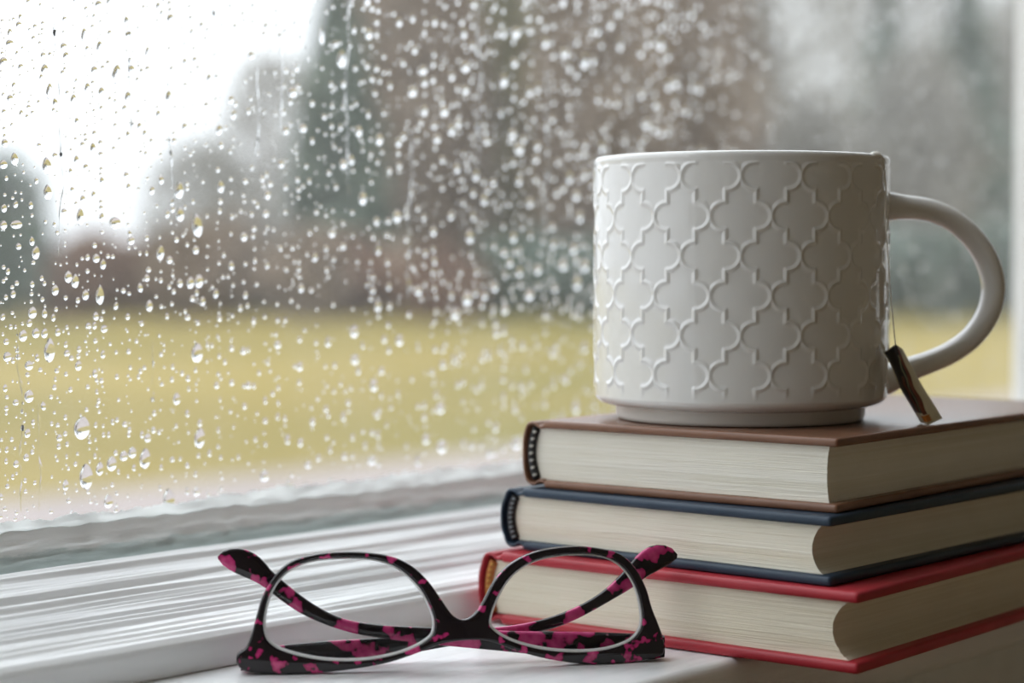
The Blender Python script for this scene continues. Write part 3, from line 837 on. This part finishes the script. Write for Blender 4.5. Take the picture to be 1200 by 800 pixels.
for lp in (iL, iR):
    le = link('lens', fill_curve('lens', [lp], 0.0006, 0.0001, -0.0018), m_lens, gla)
    cen = sum(lp, Vector()) / len(lp)
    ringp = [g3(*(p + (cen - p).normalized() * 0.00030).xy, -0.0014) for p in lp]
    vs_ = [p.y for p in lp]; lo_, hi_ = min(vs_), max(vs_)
    v, f = tube(ringp, [0.00030 + 0.00042 * (1 - (p.y - lo_) / (hi_ - lo_)) for p in lp], 8, True)  # white ring widened towards the bottom, where the painted glint is strongest
    link('lens_bevel_glint', mesh('lens_bevel_glint', v, f), m_bevel_glint, le)
def resample(pts, n):
    P = catmull([Vector((a, b, 0)) for a, b in pts], 8, False)
    L_ = [0]
    for a, b in zip(P, P[1:]): L_.append(L_[-1] + (b - a).length)
    out = []
    for k in range(n):
        t = L_[-1] * k / (n - 1)
        xs_ = np.interp(t, L_, [p.x for p in P]); ys_ = np.interp(t, L_, [p.y for p in P])
        out.append((xs_, ys_))
    return out
def temple(name, up, lo, deps):
    n = 60; A = resample(up, n); B = resample(lo, n); v = []; f = []; K = 14
    for i in range(n):
        t = i / (n - 1)
        dep = np.interp(t, [a for a, b in deps], [b for a, b in deps])
        pa = on_plane(*A[i], gO - gNt * dep, gNt) - gO; pb_ = on_plane(*B[i], gO - gNt * dep, gNt) - gO
        c_ = (pa + pb_) / 2; h = (pa - pb_) / 2
        thk = 0.0014 * (1 if t < 0.9 else max(0.35, 1 - ((t - 0.9) / 0.1) ** 2 * 0.65))
        for k in range(K):
            a = 2 * math.pi * k / K
            ca, sa = math.cos(a), math.sin(a)
            p = 0.6
            v.append(c_ + h * math.copysign(abs(ca) ** p, ca) + gNt * thk * math.copysign(abs(sa) ** p, sa))
    for i in range(n - 1):
        for k in range(K):
            f.append((i * K + k, i * K + (k + 1) % K, (i + 1) * K + (k + 1) % K, (i + 1) * K + k))
    f.append(tuple(range(K))); f.append(tuple(range((n - 1) * K, n * K))[::-1])
    return link(name, mesh(name, v, f), m_temple, gla)
upA = [(778, 744), (740, 742), (680, 740), (600, 739), (508, 735), (443, 731.5), (403, 724.5), (375, 712), (347, 693), (319, 669), (307, 655), (292, 645), (275, 642), (260, 646), (255, 652)]
loA = [(778, 770), (740, 775), (680, 773), (600, 764), (508, 755), (443, 747), (415, 742), (385, 733), (357, 721), (333, 706), (305, 685), (286, 676), (273, 670), (261, 662), (255.5, 655)]
upB = [(282, 765), (319, 757), (380, 751), (443, 747), (510, 741), (577, 735), (612, 730.5), (647, 722), (681, 708), (708, 691), (732, 668), (745, 652), (759, 641), (775, 638), (789, 643), (793.5, 649)]
loB = [(282, 786), (319, 786), (380, 783), (443, 773), (510, 760), (577, 749), (612, 744), (639, 738.5), (660, 732), (684, 721), (713, 705), (740, 689), (756, 677), (772, 668), (786, 660), (793, 654)]
temple('temple_arm', upA, loA, [(0, 0.0085), (0.3, 0.0110), (0.6, 0.0120), (1, 0.0130)])
temple('temple_arm', upB, loB, [(0, 0.0085), (0.12, 0.0135), (0.5, 0.0165), (1, 0.0170)])
for px, py in ((284, 775), (777, 760)):
    u, w_ = guv(px, py)
    sg = 1 if px < 500 else -1
    bm = bmesh.new(); bmesh.ops.create_cube(bm, size=1)
    for v_ in bm.verts: v_.co = g3(u + sg * 0.0015 + v_.co.x * 0.004, w_ + v_.co.y * 0.0045, -0.0065 + v_.co.z * 0.0062)
    bmesh.ops.bevel(bm, geom=list(bm.edges), offset=0.0005, segments=2, affect='EDGES')
    hg = link('hinge', bm_mesh('hinge', bm, True), m_steel, gla)

# ------------------------------------------------------------------ rain on the outside of the pane
def drop_template(na, nrg, tear, hgt):
    """unit drop: footprint y in [-.5,.5], z in [-.5,.5] (times aspect later), dome towards -x. Returns verts, tris/quads"""
    v = []; f = []
    for k in range(nrg):
        rho = 1 - (k / nrg) ** 1.35
        x = -hgt * (1 - rho ** 2) ** 0.85 if k else 0.0
        for a in range(na):
            t = 2 * math.pi * a / na
            y = 0.5 * math.sin(t); z = 0.5 * math.cos(t)
            y *= 1 - tear * max(0, math.cos(t)) ** 1.2 * 0.8
            sag = -0.10 * (1 - rho)
            v.append((x, y * rho, z * rho + sag))
    v.append((-hgt, 0, -0.10)); apex = len(v) - 1
    for k in range(nrg - 1):
        for a in range(na):
            f.append((k * na + a, (k + 1) * na + a, (k + 1) * na + (a + 1) % na, k * na + (a + 1) % na))
    for a in range(na): f.append(((nrg - 1) * na + a, apex, apex, (nrg - 1) * na + (a + 1) % na))
    base = len(v)
    for a in range(na): v.append(v[a])
    v.append((0, 0, 0)); cb = len(v) - 1
    for a in range(na): f.append((base + a, base + (a + 1) % na, cb, cb))
    f = [q[::-1] for q in f]          # outward normals: dome outdoors, flat base towards the pane
    return np.array(v, float), f
def to_tris(f):
    out = []
    for q in f:
        q = list(dict.fromkeys(q))
        if len(q) == 3: out.append(q)
        else: out.append([q[0], q[1], q[2]]); out.append([q[0], q[2], q[3]])
    return np.array(out, np.int32)
drops = []          # (y, z, width, height, tear, tilt, weight)
hand = [(58, 410, 13, 29, .6), (96, 501, 19, 27, .25), (101, 558, 16, 30, .3), (170, 537, 13, 24, .3), (198, 584, 14, 24, .3), (231, 413, 14, 23, .2), (234, 513, 13, 24, .3), (34, 464, 11, 15, .3),
        (34, 428, 10, 11, .2), (131, 543, 12, 17, .3), (117, 549, 9, 16, .2), (145, 534, 10, 12, .2), (155, 530, 10, 13, .2), (127, 587, 11, 16, .3), (27, 393, 10, 14, .3), (42, 390, 9, 12, .2), (207, 467, 9, 14, .3),
        (55, 194, 11, 20, .5), (56, 225, 10, 18, .4), (117, 345, 10, 24, .8), (231, 264, 13, 28, .6), (210, 223, 11, 20, .5), (211, 251, 10, 17, .5), (94, 254, 9, 20, .3), (135, 261, 14, 14, .1), (38, 366, 10, 14, .3),
        (88, 329, 9, 17, .5), (80, 324, 9, 14, .3), (42, 296, 9, 16, .3), (19, 263, 14, 10, .0), (175, 358, 8, 14, .3), (223, 331, 9, 14, .3), (233, 329, 11, 16, .3), (188, 296, 9, 18, .4),
        (137, 87, 12, 23, .5), (58, 107, 8, 19, .5), (99, 43, 8, 20, .3), (119, 108, 8, 12, .2), (150, 114, 8, 14, .2), (117, 56, 8, 16, .3), (151, 41, 9, 9, .1), (173, 62, 6, 14, .3), (17, 186, 9, 15, .4), (109, 174, 7, 14, .3),
        (400, 69, 11, 22, .5), (343, 108, 12, 13, .1), (355, 150, 10, 10, .1), (377, 42, 7, 20, .3), (520, 130, 12, 13, .1), (608, 174, 13, 14, .1), (495, 82, 13, 11, .1), (545, 78, 12, 13, .1), (444, 163, 10, 14, .2),
        (483, 107, 12, 13, .1), (545, 105, 11, 11, .1), (661, 62, 14, 12, .1), (604, 38, 12, 14, .1), (620, 345, 13, 14, .1), (547, 349, 13, 18, .2), (402, 192, 9, 12, .1), (465, 253, 11, 15, .2), (425, 232, 10, 16, .3),
        (533, 367, 12, 14, .1), (415, 388, 11, 15, .2), (416, 421, 11, 12, .1), (476, 558, 12, 14, .1), (436, 539, 12, 11, .1), (310, 557, 12, 14, .3), (330, 582, 10, 10, .1), (516, 478, 12, 13, .1), (518, 523, 13, 15, .1), (605, 519, 14, 15, .1)]
for px, py, w, h, tr in hand:
    p = on_x(px, py, XO); dep = (p - CAMLOC).dot(FW)
    mm = dep / FPX
    drops.append((p.y, p.z, w * mm / math.sin(ANG) * 0.80, h * mm, tr, random.uniform(-.12, .12), 9.0))
cell = {}
def free(y, z, r, pad=1.0):
    ky, kz = int(y / 0.006), int(z / 0.006)
    for a in range(ky - 1, ky + 2):
        for b in range(kz - 1, kz + 2):
            for (yy, zz, rr) in cell.get((a, b), ()):
                if (yy - y) ** 2 + (zz - z) ** 2 < ((rr + r) * pad) ** 2: return False
    return True
def put(y, z, r): cell.setdefault((int(y / 0.006), int(z / 0.006)), []).append((y, z, r))
for d in drops: put(d[0], d[1], max(d[2], d[3]) / 2)
r = random.Random(5)
colsY = []
y = 0.30
while y < 1.09:
    colsY.append((y, r.uniform(0.4, 1.0))); y += r.uniform(0.0028, 0.0065)
ZTOP = 0.36
NT = 24000
for i in range(NT):
    z = r.uniform(0.041, ZTOP)
    if r.random() < 0.68:
        cy, cwgt = r.choice(colsY)
        if r.random() > cwgt: continue
        y = cy + r.gauss(0, 0.0005)
    else:
        y = r.uniform(0.30, 1.088)
    e = r.random()
    w = 0.0006 + 0.0011 * r.random() ** 1.6
    if e > 0.70: w = r.uniform(0.0014, 0.0023)
    if e > 0.945: w = r.uniform(0.0022, 0.0031)
    fade = max(0, min(1, (y - 0.74) / 0.14))
    if r.random() < 0.72 * fade: continue
    if y > 0.50 and r.random() < (0.55 if z < 0.105 else 0.30): continue
    w *= (1.12 + 0.8 * max(0, min(1, (y - 0.50) / 0.25))) * (1 - 0.45 * fade)
    asp = r.choice([0.9, 1.0, 1.1, 1.25, 1.5]) if w > 0.0012 else r.uniform(0.85, 1.3)
    h = w * asp
    if not free(y, z, max(w, h) / 2, 0.92): continue
    put(y, z, max(w, h) / 2)
    drops.append((y, z, w, h, r.uniform(0, .35) if asp < 1.3 else r.uniform(.2, .6), r.gauss(0, 0.12), 1.0))
def showing(d):
    p = Vector((XO, d[0], d[1])) - CAMLOC
    dep = p.dot(FW); px = 600 + p.dot(RT) / dep * FPX; py = 400 - p.dot(UPC) / dep * FPX
    vis = 0 < px < 1200 and 0 < py < 800 and not (694 < px < 1040 and py > 178)
    return (d[2] * d[3] / dep ** 2 if vis else 0) * (10 if d[6] > 5 else 1)
order = sorted(range(len(drops)), key=lambda i: -showing(drops[i]))
XD = XO - 0.00002
templ = {}
for ti, tr in enumerate((0.0, 0.25, 0.5, 0.8)):
    templ[ti] = drop_template(22, 7, tr, 0.27)
big_mesh = {ti: mesh_np('raindrop', t[0], to_tris(t[1])) for ti, t in templ.items()}
for me in big_mesh.values(): me.materials.append(m_water)
for i in order[:300]:
    y, z, w, h, tr, tl, wt = drops[i]
    ti = min(range(4), key=lambda k: abs((0.0, 0.25, 0.5, 0.8)[k] - tr))
    o = link('raindrop', big_mesh[ti], None, None, (XD, y, z))
    o.scale = (min(w, h) * r.uniform(0.85, 1.05), w, h); o.rotation_euler = (tl, 0, 0)
    if h > 1.6 * w: lab = 'elongated teardrop raindrop sliding down the outside of the window pane'
    elif w > 1.1 * h: lab = 'wide flattened raindrop clinging to the outside of the window pane'
    else: lab = 'rounded raindrop clinging to the outside of the window pane'
    tag(o, lab, 'raindrop', 'larger raindrops on the window pane')
tv, tf = drop_template(10, 4, 0.2, 0.27); tf = to_tris(tf)
rest = np.array([drops[i][:6] for i in order[300:]])
n = len(rest)
vv = tv[None] * np.stack([np.minimum(rest[:, 2], rest[:, 3]), rest[:, 2], rest[:, 3]], -1)[:, None, :]
ca, sa = np.cos(rest[:, 5])[:, None], np.sin(rest[:, 5])[:, None]
Yv = vv[:, :, 1] * ca - vv[:, :, 2] * sa + rest[:, 0][:, None]; Zv = vv[:, :, 1] * sa + vv[:, :, 2] * ca + rest[:, 1][:, None]
VV = np.stack([vv[:, :, 0] + XD, Yv, Zv], -1).reshape(-1, 3)
FF = (tf[None] + (np.arange(n) * len(tv))[:, None, None]).reshape(-1, 3)
sd = link('small_raindrops', mesh_np('small_raindrops', VV, FF), m_water)
tag(sd, 'scatter of tiny raindrops covering the outside of the window pane', 'raindrops', None, 'stuff')
print('drops', len(drops))
# thin trails of water
r = random.Random(11)
for i, (px, y0, y1) in enumerate([(68, -20, 300), (198, 30, 240), (407, -10, 230), (300, 0, 200), (560, -10, 200), (150, 20, 170), (640, 60, 330), (22, 380, 600), (44, 470, 600), (250, -10, 120), (480, 150, 360), (330, 10, 160), (180, 400, 470)]):
    a = on_x(px, y0, XD); b = on_x(px, y1, XD)
    n = 70; v = []; f = []
    ph = [r.uniform(0, 6.28) for _ in range(4)]
    for k in range(n):
        t = k / (n - 1); z = a.z + (b.z - a.z) * t
        y = a.y + 0.0009 * math.sin(z * 70 + ph[0]) + 0.0005 * math.sin(z * 190 + ph[1]) + 0.0003 * math.sin(z * 420 + ph[2])
        wd = 0.00038 * (0.7 + 0.5 * math.sin(z * 330 + ph[3]) + 0.35 * math.sin(z * 900 + ph[1]))
        wd = max(wd, 0.00010) * min(1, 8 * t + 0.2, 8 * (1 - t) + 0.2)
        for q in range(7):
            g = math.pi * q / 6
            v.append((XD - 0.55 * wd * math.sin(g), y - wd * math.cos(g), z))
    for k in range(n - 1):
        for q in range(6): f.append((k * 7 + q, k * 7 + q + 1, (k + 1) * 7 + q + 1, (k + 1) * 7 + q))
    nb = len(v)
    for k in range(n): v += [v[k * 7], v[k * 7 + 6]]
    for k in range(n - 1): f.append((nb + 2 * k, nb + 2 * k + 2, nb + 2 * k + 3, nb + 2 * k + 1))
    bmt = bmesh.new(); tm = mesh('water_trail', v, f); bmt.from_mesh(tm); bpy.data.meshes.remove(tm)
    for fc in bmt.faces:
        fc.normal_update()
        flat = all(abs(q.co.x - XD) < 1e-7 for q in fc.verts)
        if (fc.normal.x < 0) == flat: fc.normal_flip()
    tm = bpy.data.meshes.new('water_trail'); bmt.to_mesh(tm); bmt.free()
    tm.polygons.foreach_set('use_smooth', [True] * len(tm.polygons))
    o = link('water_trail', tm, m_water)
    tag(o, 'thin wavering trail of water running down the window pane', 'water trail', 'water trails on the window pane')
